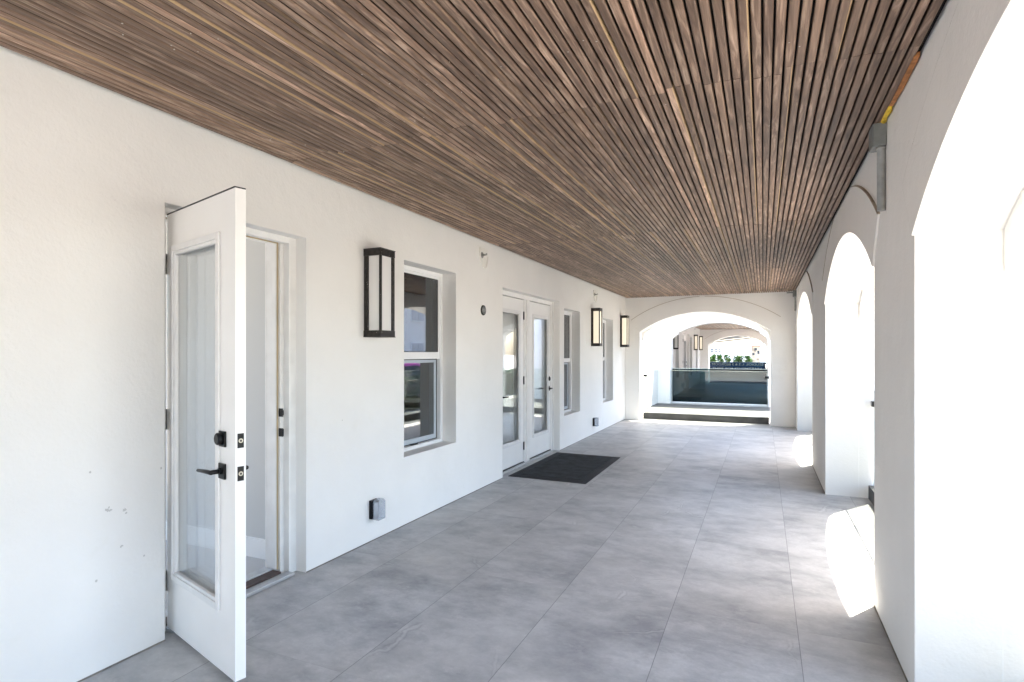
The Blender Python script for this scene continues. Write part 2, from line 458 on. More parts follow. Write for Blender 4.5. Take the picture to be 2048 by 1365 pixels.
def recess_wall(name, y0, y1, z1, opens, mat, x=XL, th=0.24):
    b = MB()
    ys = sorted({y0, y1, *[o[0] for o in opens], *[o[1] for o in opens]})
    zs = sorted({0.0, z1, *[o[2] for o in opens], *[o[3] for o in opens]})
    def hole(ya, yb, za, zb):
        return any(o[0] - 1e-6 <= ya and yb <= o[1] + 1e-6 and o[2] - 1e-6 <= za and zb <= o[3] + 1e-6 for o in opens)
    for i in range(len(ys) - 1):
        for k in range(len(zs) - 1):
            a, c, d, e = ys[i], ys[i + 1], zs[k], zs[k + 1]
            if hole(a, c, d, e): continue
            b.quad([(x, a, d), (x, c, d), (x, c, e), (x, a, e)])
            b.quad([(x - th, a, d), (x - th, a, e), (x - th, c, e), (x - th, c, d)])
    for o in opens:
        a, c, d, e = o
        b.quad([(x, a, d), (x, a, e), (x - th, a, e), (x - th, a, d)])
        b.quad([(x, c, d), (x - th, c, d), (x - th, c, e), (x, c, e)])
        b.quad([(x, a, e), (x, c, e), (x - th, c, e), (x - th, a, e)])
        if d > 0: b.quad([(x, a, d), (x - th, a, d), (x - th, c, d), (x, c, d)])
    b.quad([(x, y0, 0), (x - th, y0, 0), (x - th, y0, z1), (x, y0, z1)])
    b.quad([(x, y1, 0), (x, y1, z1), (x - th, y1, z1), (x - th, y1, 0)])
    b.quad([(x, y0, z1), (x - th, y0, z1), (x - th, y1, z1), (x, y1, z1)])
    bmesh.ops.remove_doubles(b.bm, verts=b.bm.verts[:], dist=1e-5)
    return b.build(name, mat)


TOP = 2.56
bw = w = recess_wall('building_wall', -4.2, 12.30, TOP, list(OPEN.values()), M['wall'])
tag(w, 'long white stucco wall on the left holding the doors and windows', 'wall')
nopen = [(a + DY, b_ + DY, c, d) for (a, b_, c, d) in [OPEN[k] for k in ('win1', 'dbl', 'win2', 'win3')]]
w = recess_wall('building_wall', 15.85, 27.60, TOP, nopen, M['far_stucco'])
tag(w, 'white stucco wall with lanterns in the loggia beyond the far arch', 'wall')
b = MB().box(XL - 0.24, XL - 0.02, 12.302, 15.848, 0, 3.2)
tag(b.build('courtyard_wall', M['court']), 'sunlit blank white wall seen between the two loggias', 'wall')

def base_joint(parent, y0, y1, x, sgn):
    a, c = sorted((x + sgn * 0.0002, x + sgn * 0.0045))
    MB().box(a, c, y0, y1, 0.0004, 0.006).build('base_joint', M['joint'], parent)  # thin dark strip along the foot of the wall


for (a, c) in ((-4.1, 1.80), (2.715, 5.645), (7.555, YE)):
    base_joint(bw, a + 0.001, c - 0.001, XL, 1)

# rooms behind the openings
def room(y0, y1, x0, mats, base=None, glazed=False):
    b = MB()
    x1 = XL - 0.24
    b.quad([(x0, y0, 0.0), (x1, y0, 0.0), (x1, y1, 0.0), (x0, y1, 0.0)], 1)
    b.quad([(x0, y0, 2.45), (x0, y1, 2.45), (x1, y1, 2.45), (x1, y0, 2.45)])
    if glazed:      # unglazed rear end, added unseen so sky light brightens the room
        b.box(x0, x0 + 0.1, y0, y0 + 0.1, 0.0, 2.45); b.box(x0, x0 + 0.1, y1 - 0.1, y1, 0.0, 2.45)
        b.box(x0, x0 + 0.1, y0 + 0.1, y1 - 0.1, 2.2, 2.45); b.box(x0, x0 + 0.1, y0 + 0.1, y1 - 0.1, 0.0, 0.14)
    else:
        b.quad([(x0, y0, 0), (x0, y1, 0), (x0, y1, 2.45), (x0, y0, 2.45)])
    b.quad([(x0, y0, 0), (x0, y0, 2.45), (x1, y0, 2.45), (x1, y0, 0)])
    b.quad([(x0, y1, 0), (x1, y1, 0), (x1, y1, 2.45), (x0, y1, 2.45)])
    if base:
        b.box(x0 + 0.016, x1, y1 - 0.015, y1, 0.0, 0.13, 2)
    return b.build('interior_room', mats)


r = room(0.75, 2.79, -5.3, [M['room'], M['roomfloor'], M['paint']], True, True)
tag(r, 'plain pale room seen through the open white door', 'room', kind='structure')
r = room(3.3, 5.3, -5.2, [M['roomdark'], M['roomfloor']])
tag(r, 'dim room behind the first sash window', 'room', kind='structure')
r = room(5.31, 7.66, -3.25, [M['far_stucco'], M['roomfloor'], M['paint']])
tag(r, 'pale room behind the closed double doors', 'room', kind='structure')
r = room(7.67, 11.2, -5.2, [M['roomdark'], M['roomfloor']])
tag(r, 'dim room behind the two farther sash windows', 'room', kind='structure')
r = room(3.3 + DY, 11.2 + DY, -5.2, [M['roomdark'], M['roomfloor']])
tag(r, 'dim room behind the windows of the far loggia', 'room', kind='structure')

# ------------------------------------------------------------------ arcades
def arc_geom(half, rise):
    R = (half * half + rise * rise) / (2 * rise)
    return R, asin(half / R)


def arch_pts(c, half, spring, rise, n=28):
    R, a = arc_geom(half, rise)
    zc = spring + rise - R
    return [(c + R * sin(t), zc + R * cos(t)) for t in [(-a + 2 * a * i / n) for i in range(n + 1)]]


def arch_wall(name, put, u0, u1, arches, mat, label, cat='wall', ztop=TOP, ceiling=CEIL - 0.01, d_in=0.28, d_out=0.485, detail=True):
    """put(u, z, d): u along the wall, d outward. arches: (u_a, u_b, spring, rise)"""
    b = MB()
    for (da, db, inset) in ((0.0, d_in, 0.0), (d_in, d_out, 0.0)):
        out = [(u0, 0.0)]
        for (a, c, sp, ri) in arches:
            a2, c2 = a + inset, c - inset
            half = (c2 - a2) / 2
            out.append((a2, 0.0))
            out += arch_pts((a2 + c2) / 2, half, sp - inset * 0.5, ri - inset * 0.5)
            out.append((c2, 0.0))
        out += [(u1, 0.0), (u1, ztop), (u0, ztop)]
        b.prism(out, da, db, put)
    root = b.build(name, mat)
    tag(root, label, cat)
    if not detail: return root
    for (a, c, sp, ri) in arches:
        half = (c - a) / 2; cu = (a + c) / 2
        R, ang = arc_geom(half, ri); zc = sp + ri - R
        n = 36
        inner = [(cu + R * sin(t), zc + R * cos(t)) for t in [(-ang + 2 * ang * i / n) for i in range(n + 1)]]
        outer = [(cu + (R + 0.30) * sin(t), min(ceiling, zc + (R + 0.30) * cos(t))) for t in [(ang - 2 * ang * i / n) for i in range(n + 1)]]
        pts = [p for p in inner + outer if u0 < p[0] < u1]
        MB().prism(pts, -0.011, -0.0002, put).build('arch_band', mat, root)
        ra, rb = R + 0.2985, R + 0.3055
        tin = [(cu + ra * sin(t), zc + ra * cos(t)) for t in [(-ang + 2 * ang * i / 60) for i in range(61)]]
        for sd_ in (-1, 1):
            seg_ = [p for p in tin if p[1] < ceiling - 0.006 and (p[0] - cu) * sd_ > 0 and u0 < p[0] < u1]
            if len(seg_) < 3 or -4 < a < 1 and put is put_side: continue
            k_ = rb / ra
            outl = [(cu + (p[0] - cu) * k_, min(ceiling - 0.002, zc + (p[1] - zc) * k_)) for p in reversed(seg_)]
            MB().prism(seg_ + outl, -0.0135, -0.0002, put).build('band_line', M['bandline'], root)  # thin brown strip drawn along the outer edge of the arch band
        for s in (-1, 1):
            e = a if s < 0 else c
            k = -s
            prof = [(0.0, sp - 0.17), (0.020, sp - 0.165), (0.030, sp - 0.12), (0.034, sp - 0.07), (0.055, sp - 0.025), (0.088, sp + 0.005),
                    (0.125, sp + 0.02), (0.135, sp + 0.045), (0.175, sp + 0.06), (0.205, sp + 0.085)]
            # close along the underside of the arch
            top = []
            for q in range(0, 9):
                uu = 0.205 * (1 - q / 8)
                x = half - uu
                top.append((uu, zc + sqrt(max(R * R - x * x, 0)) + 0.004))
            poly = [(e + k * p[0], p[1]) for p in prof + top]
            poly = [p for i, p in enumerate(poly) if i == 0 or (abs(p[0] - poly[i - 1][0]) + abs(p[1] - poly[i - 1][1])) > 1e-4]
            MB().prism(poly, d_in + 0.003, d_out - 0.004, put).build('corbel', mat, root, bevel=0.004)
    return root


ARCH = [(-3.48, -0.83, 1.85, 0.40), (0.07, 2.725, 1.85, 0.40), (3.62, 6.27, 1.85, 0.40), (7.86, 11.20, 1.85, 0.43)]
put_side = lambda u, z, d: (XR + d, u, z)
aw = arch_wall('arcade_wall', put_side, -4.2, 12.30, ARCH, M['arcade'], 'white stucco arcade wall with round topped openings on the right')
for (a, c) in ((-0.83, 0.07), (2.725, 3.62), (6.27, 7.86), (11.20, YE)):
    base_joint(aw, a + 0.001, c - 0.001, XR, -1)
EA = (-2.325, 0.13, 1.805, 0.385)
put_end = lambda u, z, d: (u, YE + d, z)
arch_wall('end_arch_wall', put_end, XL + 0.002, XR - 0.002, [EA], M['arcade'], 'white end wall with one wide arch closing the walkway', d_out=0.60)
# neighbouring loggia
put_n1 = lambda u, z, d: (u, 16.45 - d, z)
arch_wall('end_arch_wall', put_n1, XL + 0.002, XR + 0.485, [EA], M['far_stucco'], 'white arched front of the neighbouring loggia across the courtyard', d_out=0.60)
put_n2 = lambda u, z, d: (u, YE + DY + d, z)
arch_wall('end_arch_wall', put_n2, XL + 0.002, XR - 0.002, [(-2.26, 0.16, 1.75, 0.39)], M['far_stucco'], 'farthest white arched wall framing the blue banner', d_out=0.60)
arch_wall('arcade_wall', put_side, 16.46, 27.60, [(18.98, 21.63, 1.85, 0.40), (23.25, 26.5, 1.85, 0.43)], M['far_stucco'], 'white arcade wall of the far loggia past the courtyard')

# ------------------------------------------------------------------ slatted ceilings
def slat_ceiling(y0, y1, joints, label, x0=XL + 0.006, x1=0.538, pitch=0.0386, ceil_z=CEIL):
    rnd = random.Random(int(y0 * 10) + 3)
    bm = bmesh.new()
    lay = bm.loops.layers.color.new('tone')
    gro = bm.loops.layers.color.new('groove_shade')
    n = int((x1 - x0) / pitch)
    fw, dp = 0.0308, 0.026
    tones = [min(1, max(0, rnd.gauss(0.42, 0.22))) for _ in range(n * 20)]
    breaks = [y0] + [j for j in joints if y0 < j < y1] + [y1]
    for i in range(n):
        cx = x1 - pitch * (i + 0.5)
        for j in range(len(breaks) - 1):
            g = i // 4
            rj = random.Random(g * 31 + j * 7 + int(y0))
            rj2 = random.Random(g * 31 + (j + 1) * 7 + int(y0))
            sa = 0.0 if j == 0 else rj.uniform(-0.03, 0.03)
            sb = 0.0 if j == len(breaks) - 2 else rj2.uniform(-0.03, 0.03)
            ya, yb = breaks[j] + sa + (0 if j == 0 else 0.0012), breaks[j + 1] + sb
            tone = rnd.gauss(0.42, 0.22); tone = min(1, max(0, tone))
            b2 = rnd.random()
            zb = ceil_z + rnd.uniform(-0.0006, 0.0012) + rj.uniform(-0.0008, 0.0008)
            h = fw / 2 + rnd.uniform(-0.0006, 0.0006)
            prof = [(-h, zb + dp), (-h, zb + 0.0055), (-h + 0.0018, zb + 0.0018), (-h + 0.0055, zb), (h - 0.0055, zb), (h - 0.0018, zb + 0.0018), (h, zb + 0.0055), (h, zb + dp)]
            va = [bm.verts.new((cx + p[0], ya, p[1])) for p in prof]
            vb = [bm.verts.new((cx + p[0], yb, p[1])) for p in prof]
            pale = 1.0 if (i % 4 == 3 and rnd.random() < 0.5) else (0.4 if rnd.random() < 0.2 else 0.0)
            for k in range(7):
                f = bm.faces.new((va[k], vb[k], vb[k + 1], va[k + 1]))
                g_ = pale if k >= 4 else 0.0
                gap_shade = 1.0 if (k in (0, 6) and g_ < 0.3) else 0.0
                for l in f.loops: l[lay] = (tone, g_, b2, 1); l[gro] = (gap_shade, gap_shade, gap_shade, 1)
            for vv in (va, vb):
                f = bm.faces.new(vv)
                for l in f.loops: l[lay] = (tone, 0.0, b2, 1)
    bmesh.ops.recalc_face_normals(bm, faces=bm.faces[:])
    me = bpy.data.meshes.new('slatted_ceiling'); bm.to_mesh(me); bm.free()
    me.materials.append(M['batten'])
    o = bpy.data.objects.new('slatted_ceiling', me); col.objects.link(o)
    tag(o, label, 'ceiling')
    MB().box(XL - 0.24, 1.05, y0 - 0.0, y1 + 0.6, TOP + 0.001, TOP + 0.25).box(XL, XR, y0, y1, ceil_z + 0.0275, TOP + 0.0005).build('ceiling_board', M['board'], o)
    return o


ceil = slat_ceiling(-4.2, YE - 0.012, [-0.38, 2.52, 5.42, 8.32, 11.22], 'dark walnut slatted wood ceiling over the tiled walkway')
bl = MB().prism([(2.60, 0.528), (3.08, 0.530), (3.08, 0.548), (2.85, 0.553), (2.60, 0.548)], 2.512, 2.53, lambda a, c, d: (c, a, d)).build('wood_blocking', M['ochre'], ceil, bevel=0.002)
bl['label'] = 'raw orange wood strip exposed at the ceiling edge'
fm = MB().tube([(0.536, 3.08, 2.520), (0.540, 3.15, 2.516), (0.537, 3.22, 2.519), (0.543, 3.29, 2.515), (0.541, 3.345, 2.519)], [0.009, 0.013, 0.011, 0.013, 0.008], 8).build('foam_sealant', M['foam'], ceil)
fm['label'] = 'bead of yellow foam beside the grey box'
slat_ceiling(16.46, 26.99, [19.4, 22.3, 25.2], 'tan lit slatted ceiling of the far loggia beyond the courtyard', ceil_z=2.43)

# ------------------------------------------------------------------ floors and grounds
b = MB().box(XL - 0.24, 1.06, -9.0, 12.31, -0.45, 0.0)
tag(b.build('terrace_floor', M['tile']), 'grey porcelain tiled walkway floor', None, kind='structure')
b = MB().box(XL - 0.24, 1.06, 15.84, 27.61, -0.45, 0.0)
tag(b.build('terrace_floor', M['tile']), 'grey tiled floor of the far loggia', None, kind='structure')
b = MB().box(XL - 0.24, 2.4, 12.315, 15.835, -0.45, -0.015)
tag(b.build('courtyard_paving', M['paver']), 'sunlit pale paving between the loggias', None, kind='structure')
b = MB(); b.quad([(-400, -400, -0.46), (400, -400, -0.46), (400, 400, -0.46), (-400, 400, -0.46)])
tag(b.build('ground', M['concrete']), 'pale ground', None, kind='structure')
b = MB().box(4.6, 11.0, -60, 90, -0.455, -0.44)
tag(b.build('street', M['asphalt']), 'asphalt street beside the arcade', None, kind='structure')
b = MB().box(1.07, 4.4, -60, 27.6, -0.459, -0.30)
tag(b.build('sidewalk', M['concrete']), 'pale concrete pavement below the arcade', None, kind='structure')
b = MB().box(11.0, 13.0, -60, 90, -0.459, -0.32)
tag(b.build('sidewalk', M['concrete']), 'pale pavement across the street', None, kind='structure')

# ------------------------------------------------------------------ doors
def ring(b, x0, x1, z0, z1, wdt, y0, y1, mi=0, sill=None):
    """rectangular frame in the local xz plane, thickness y0..y1"""
    s = wdt if sill is None else sill
    b.box(x0, x0 + wdt, y0, y1, z0, z1, mi); b.box(x1 - wdt, x1, y0, y1, z0, z1, mi)
    b.box(x0 + wdt, x1 - wdt, y0, y1, z1 - wdt, z1, mi); b.box(x0 + wdt, x1 - wdt, y0, y1, z0, z0 + s, mi)
    return b


def lever(parent, s, z, face, side, mats):
    """square rose with a lever; face -1 = local -y side at y=0, +1 = far side; side = -1/+1 direction of the lever"""
    y = 0.0 if face < 0 else 0.044
    k = face
    b = MB()
    ys = sorted((y, y + k * 0.010))
    b.box(s - 0.033, s + 0.033, ys[0], ys[1], z - 0.033, z + 0.033)
    b.tube([(s, y + k * 0.010, z), (s, y + k * 0.018, z)], 0.016, 16)
    b.tube([(s, y + k * 0.014, z), (s, y + k * 0.050, z)], 0.010, 12)
    b.tube([(s - side * 0.012, y + k * 0.052, z), (s + side * 0.03, y + k * 0.053, z), (s + side * 0.115, y + k * 0.056, z - 0.004)], [0.0095, 0.0095, 0.0075], 10)
    return b.build('handle', mats, parent, bevel=0.002)


def door_leaf(root, W, H, z0, lite, name_hinges=None, handle=None, outer_handle=None, clear=True, edge_hw=False):
    """local frame: x along the leaf, y 0..0.044 through it, z up"""
    T = 0.044
    gx0, gx1, gz0, gz1 = lite
    b = MB()
    b.box(0, gx0, 0, T, z0, H); b.box(gx1, W, 0, T, z0, H)
    b.box(gx0, gx1, 0, T, z0, gz0); b.box(gx0, gx1, 0, T, gz1, H)
    leaf = b.build('door_leaf', M['paint'], root)
    g = MB().box(gx0, gx1, 0.012, 0.032, gz0, gz1).build('glass_pane', M['doorglass'] if clear else M['glass'], leaf)
    bd = MB()
    for (ya, yb) in ((-0.012, 0.014), (0.030, 0.056)):
        ring(bd, gx0 - 0.048, gx1 + 0.040, gz0 - 0.042, gz1 + 0.038, 0.030, max(ya, -0.012) if ya < 0 else 0.0441, -0.0001 if ya < 0 else yb)
        ring(bd, gx0 - 0.0185, gx1 + 0.0105, gz0 - 0.0125, gz1 + 0.0085, 0.0165, -0.006 if ya < 0 else 0.032, 0.012 if ya < 0 else 0.050)
    bd.build('glazing_bead', M['bead'], leaf, bevel=0.0035)
    if handle is not None:
        s, dz, lz, sd = handle
        lever(leaf, s, lz, -1, sd, M['black'])
        lever(leaf, s, lz, 1, sd, M['black'])
        for f, y in ((-1, 0.0), (1, T)):
            d = MB()
            ys = sorted((y, y + f * 0.009)); d.box(s - 0.033, s + 0.033, ys[0], ys[1], dz - 0.033, dz + 0.033)
            d.tube([(s - 0.004, y + f * 0.009, dz), (s - 0.004, y + f * 0.024, dz), (s - 0.004, y + f * 0.028, dz)], [0.027, 0.026, 0.020], 24)
            d.build('deadbolt', M['black'], leaf, bevel=0.0015)
        if edge_hw:
            for zz, hh in ((dz, 0.030), (lz, 0.030)):
                p = MB().box(W - 0.0005, W + 0.0018, 0.009, 0.035, zz - hh, zz + hh, 0)
                p.tube([(W + 0.0018, 0.022, zz), (W + 0.0032, 0.022, zz)], 0.0095, 16, 1)
                p.box(W + 0.0032, W + 0.0036, 0.0185, 0.0255, zz - 0.004, zz + 0.004, 0)
                p.build('latch_plate', [M['black'], M['brass']], leaf)
    return leaf


HX = -2.703
door = empty('glazed_door', (-2.703, 1.868, 0.0))
tag(door, 'white glazed door standing open into the walkway, with black lever handle', 'door')
# frame parts are built in world offsets from the root
def W(x, y, z=0.0, o=(-2.703, 1.868)): return (x - o[0], y - o[1], z)
b = MB()
ox, oy = 2.703, -1.868
def fb(x0, x1, y0, y1, z0, z1, mi=0): b.box(x0 + ox, x1 + ox, y0 + oy, y1 + oy, z0, z1, mi)
# brickmould casing, jambs and stop
fb(-2.745, -2.700, 2.655, 2.7145, 0.0, 2.0995); fb(-2.745, -2.700, 1.8005, 1.86, 0.0, 2.0995); fb(-2.745, -2.700, 1.86, 2.655, 2.062, 2.0995)
fb(-2.86, -2.7455, 2.628, 2.7145, 0.0, 2.0995); fb(-2.86, -2.7455, 1.8005, 1.845, 0.0, 2.0995); fb(-2.86, -2.7455, 1.845, 2.628, 2.068, 2.0995)
fb(-2.80, -2.7665, 2.612, 2.6275, 0.03, 2.0675); fb(-2.80, -2.7665, 1.8455, 1.86, 0.03, 2.0675); fb(-2.80, -2.7665, 1.86, 2.612, 2.053, 2.0675)
fb(-2.7665, -2.760, 2.617, 2.6275, 0.03, 2.0675, 1); fb(-2.7665, -2.760, 1.86, 2.617, 2.058, 2.0675, 1)
# inner casing proud of the room wall
fb(-2.875, -2.8605, 2.628, 2.70, 0.0, 2.14)
fb(-2.875, -2.8605, 1.79, 1.845, 0.0, 2.14)
fr = b.build('door_frame', [M['jamb'], M['strip']], door, bevel=0.003)
for zz, dd in ((1.008, 0.016), (0.885, 0.022)):
    p = MB().box(-2.757 + ox, -2.722 + ox, 2.6265 + oy, 2.6278 + oy, zz - 0.026, zz + 0.026)
    p.box(-2.722 + ox, -2.716 + ox, 2.618 + oy, 2.6278 + oy, zz - dd, zz + dd)
    p.build('strike_plate', M['black'], fr, bevel=0.001)
b = MB()
fb(-2.72, -2.655, 1.8605, 2.6545, 0.0, 0.018, 0); fb(-2.79, -2.7205, 1.8605, 2.6115, 0.0, 0.028, 1); fb(-2.86, -2.7905, 1.8605, 2.6115, 0.0, 0.036, 0)
b.build('threshold', [M['alu'], M['sillwood']], door, bevel=0.002)
leafroot = door_leaf(door, 0.742, 2.062, 0.022, (0.112, 0.566, 0.318, 1.861), handle=(0.628, 1.015, 0.878, -1), edge_hw=True)
leafroot.rotation_euler = (0, 0, radians(-15.8))
sw = MB().box(0.001, 0.741, -0.0025, 0.0440, 2.0622, 2.068).build('weather_seal', M['gasket'], leafroot)
sw['label'] = 'thin dark seal along the door top'
h = MB()
for zz in (0.25, 1.05, 1.82):
    h.tube([(-0.004, -0.006, zz - 0.05), (-0.004, -0.006, zz + 0.05)], 0.007, 10)
h.build('hinge', M['steel'], leafroot)

# the pair of closed doors; local x = +y of the world
FX = -2.725
pair = empty('double_door', (FX, 5.645, 0.0), radians(90))
tag(pair, 'pair of closed white glazed doors behind the black mat', 'door')
b = MB()
L = 7.555 - 5.645
def jb(x0, x1, y0, y1, z0, z1, mi=0): b.box(x0, x1, y0, y1, z0, z1, mi)
jb(0.0005, 0.072, -0.006, 0.13, 0, 2.0995); jb(L - 0.108, L - 0.0005, -0.006, 0.13, 0, 2.0995)
jb(0.852, 1.030, -0.006, 0.13, 0.0, 2.045); jb(0.072, L - 0.108, -0.006, 0.13, 2.045, 2.0995)
jb(0.845, 0.8515, 0.016, 0.13, 0.03, 2.0445); jb(1.0305, 1.037, 0.016, 0.13, 0.03, 2.0445)
jb(0.915, 0.967, -0.018, -0.0065, 0.0, 2.0445); jb(L - 0.045, L - 0.0007, -0.020, -0.0065, 0.0, 2.0992)
b.build('door_frame', M['jamb'], pair, bevel=0.003)
b = MB()
b.box(0.0725, 0.844, -0.045, 0.10, 0.0, 0.020, 0); b.box(1.0375, L - 0.109, -0.045, 0.10, 0.0, 0.020, 0)
b.box(0.0725, 0.844, -0.009, -0.002, 0.0202, 0.030, 1); b.box(1.0375, L - 0.109, -0.009, -0.002, 0.0202, 0.030, 1)
b.box(0.850, 1.034, -0.04, -0.019, 0.0, 0.018, 0)
b.build('threshold', [M['alu'], M['gasket']], pair, bevel=0.002)
la = door_leaf(pair, 0.766, 2.035, 0.034, (0.145, 0.615, 0.318, 1.855), handle=(0.075, 1.03, 0.875, 1))
la.location = (0.076, 0.0, 0.0)
lb = door_leaf(pair, 0.752, 2.035, 0.034, (0.150, 0.645, 0.318, 1.845), handle=(0.695, 1.02, 0.885, -1))
lb.location = (1.041, 0.0, 0.0)
for zz in (0.223, 1.037, 1.842):
    MB().box(0.752, 0.776, -0.0035, -0.0004, zz - 0.05, zz + 0.05).tube([(0.769, -0.006, zz - 0.05), (0.769, -0.006, zz + 0.05)], 0.006, 10).build('hinge', M['black'], la)

# ------------------------------------------------------------------ windows (local x = world +y, local -y = outward)
def window(op, fx, label):
    y0, y1, z0, z1 = op
    Wd = y1 - y0
    root = empty('sash_window', (fx, y0, 0.0), radians(90))
    tag(root, label, 'window', 'white sash windows along the wall')
    e = 0.0006
    b = MB(); ring(b, e, Wd - e, z0 + e, z1 - e, 0.036, 0.0, 0.085, 0, 0.030)
    b.box(0.0365, Wd - 0.0365, -0.010, -0.0003, z0 + 0.002, z0 + 0.022)
    b.build('window_frame', M['vinyl'], root, bevel=0.002)
    mid = z0 + (z1 - z0) * 0.513
    # upper sash (outer), lower sash (set back)
    up = MB(); ring(up, 0.037, Wd - 0.037, mid - 0.030, z1 - 0.037, 0.022, 0.010, 0.040, 0, 0.062)
    us = up.build('upper_sash', M['vinyl'], root, bevel=0.002)
    MB().box(0.0595, Wd - 0.0595, 0.022, 0.030, mid + 0.0325, z1 - 0.0595).build('glass_pane', M['glass'], us)
    gk = MB(); ring(gk, 0.0592, Wd - 0.0592, mid + 0.0322, z1 - 0.0592, 0.005, 0.018, 0.0215); gk.build('gasket', M['gasket'], us)
    lo = MB(); ring(lo, 0.046, Wd - 0.046, z0 + 0.034, mid - 0.031, 0.034, 0.044, 0.070, 0, 0.046)
    ls = lo.build('lower_sash', M['sash'], root, bevel=0.002)
    MB().box(0.0805, Wd - 0.0805, 0.052, 0.060, z0 + 0.0805, mid - 0.0655).build('glass_pane', M['glass'], ls)
    gk = MB(); ring(gk, 0.0372, Wd - 0.0372, z0 + 0.0308, mid - 0.0306, 0.008, 0.041, 0.0435); gk.build('gasket', M['gasket'], ls)
    MB().box(Wd / 2 - 0.07, Wd / 2 + 0.02, 0.012, 0.040, z0 + 0.0305, z0 + 0.041).build('sash_latch', M['black'], ls, bevel=0.002)
    return root


w1 = window(OPEN['win1'], -2.765, 'white sash window between the large dark lantern and the round wall box')
w2 = window(OPEN['win2'], -2.758, 'white sash window just right of the double doors')
w3 = window(OPEN['win3'], -2.758, 'white sash window partly hidden behind the second lantern')
for src, lab in ((w1, 'sash window of the far loggia nearest the courtyard'), (w2, 'sash window of the far loggia beside its hinged doors'), (w3, 'sash window of the far loggia nearest the banner')):
    c = copy_tree(src, dy=DY); c['label'] = lab
pc = copy_tree(pair, dy=DY); pc['label'] = 'closed white doors inside the far loggia beyond the courtyard'

# ------------------------------------------------------------------ wall lanterns (origin on wall face, local +x outward)
def lantern(y, z, label, lit):
    root = empty('wall_lantern', (XL, y, z))
    tag(root, label, 'wall lamp', 'dark framed box lanterns on the white wall')
    w_, d, h = 0.167, 0.150, 0.628
    b = MB()
    b.box(0.0, d, -0.003, w_ + 0.003, 0.0, 0.042); b.box(0.0, d, -0.003, w_ + 0.003, h - 0.052, h - 0.006)
    b.box(-0.0, d + 0.003, -0.006, w_ + 0.006, h - 0.006, h)
    b.box(-0.0, d + 0.004, -0.006, w_ + 0.006, -0.006, -0.0002)
    for (x0, x1, y0, y1) in ((0.001, 0.038, 0.0, 0.020), (0.001, 0.038, w_ - 0.020, w_), (d - 0.017, d - 0.001, 0.0, 0.017), (d - 0.017, d - 0.001, w_ - 0.032, w_)):
        b.box(x0, x1, y0, y1, 0.0422, h - 0.0522)
    b.build('lantern_frame', M['bronze'], root, bevel=0.002)
    MB().box(0.039, d - 0.010, 0.009, w_ - 0.009, 0.0425, h - 0.0525).build('diffuser', M['opal_lit'] if lit else M['opal'], root)
    MB().box(0.0005, 0.006, 0.0225, w_ - 0.0225, 0.0425, h - 0.0525).build('back_plate', M['bronze'], root)
    return root


lantern(3.275, 1.498, 'large dark box lantern with unlit white panels between open door and window', False)
lantern(9.141, 1.497, 'lit dark box lantern overlapping the third window', True)
lantern(11.231, 1.500, 'lit dark box lantern in the corner beside the end arch', True)
lantern(18.575, 1.498, 'unlit lantern in the far loggia cut by the arch edge', False)
lantern(24.44, 1.497, 'left one of the two tiny lit lanterns in the far loggia', True)
lantern(26.53, 1.500, 'tiny lit lantern nearest the banner arch in the far loggia', True)

# ------------------------------------------------------------------ sprinklers, wall box, outlets
def sprinkler(y, z, label):
    root = empty('sidewall_sprinkler', (XL, y, z))
    tag(root, label, 'sprinkler', 'sidewall sprinklers under the ceiling')
    MB().tube([(0.0005, 0, 0), (0.012, 0, 0), (0.016, 0, 0)], [0.036, 0.034, 0.018], 24).build('escutcheon', M['steel'], root)
    MB().tube([(0.016, 0, 0), (0.034, 0, 0), (0.038, 0, 0), (0.060, 0, 0)], [0.010, 0.009, 0.007, 0.006], 12).box(0.060, 0.063, -0.014, 0.014, -0.004, 0.016).tube([(0.030, 0.009, 0), (0.06, 0.012, 0)], 0.0025, 6).tube([(0.030, -0.009, 0), (0.06, -0.012, 0)], 0.0025, 6).build('sprinkler_head', M['steel'], root)
    pts = [(-0.045, 0.075), (0.125, 0.075), (0.118, -0.01), (0.085, -0.105), (0.055, -0.118), (0.02, -0.112), (-0.02, -0.06), (-0.05, 0.0)]
    MB().prism(pts, -0.001, 0.014, lambda a, c, d: (d - 0.0155 + 0.014, a, c)).build('plaster_patch', M['patch'], root)
    ed = MB().prism([(0.118, 0.0), (0.127, 0.0), (0.095, -0.115), (0.060, -0.128), (0.052, -0.118), (0.085, -0.105)], 0.0, 0.022, lambda a, c, d: (d, a, c)).build('plaster_lip', M['patch'], root, bevel=0.003)
    return root


s1 = sprinkler(5.125, 2.372, 'steel sprinkler with plaster patch left of the double doors, near the ceiling')
s2 = sprinkler(9.325, 2.368, 'steel sprinkler above the second lantern, near the ceiling')
c = copy_tree(s2, dy=DY); c['label'] = 'tiny sprinkler under the ceiling of the far loggia'

root = empty('wall_box', (XL, 5.166, 1.815))
tag(root, 'round dark open electrical box between the window and the double doors', 'electrical box')
b = MB().tube([(0.0004, 0, 0), (0.010, 0, 0), (0.0105, 0, 0)], [0.053, 0.051, 0.040], 32)
b.build('box_ring', M['bronze'], root)
b = MB().tube([(0.0106, 0, 0), (0.0115, 0, 0)], 0.038, 28)
b.build('mounting_plate', M['greybox'], root)
for (dy_, dz_) in ((0.0, 0.025), (0.0, -0.025), (0.024, 0.0), (-0.022, 0.004)):
    MB().tube([(0.0115, dy_, dz_), (0.014, dy_, dz_)], 0.008, 10).build('screw', M['steel' if dy_ else 'black'], root)


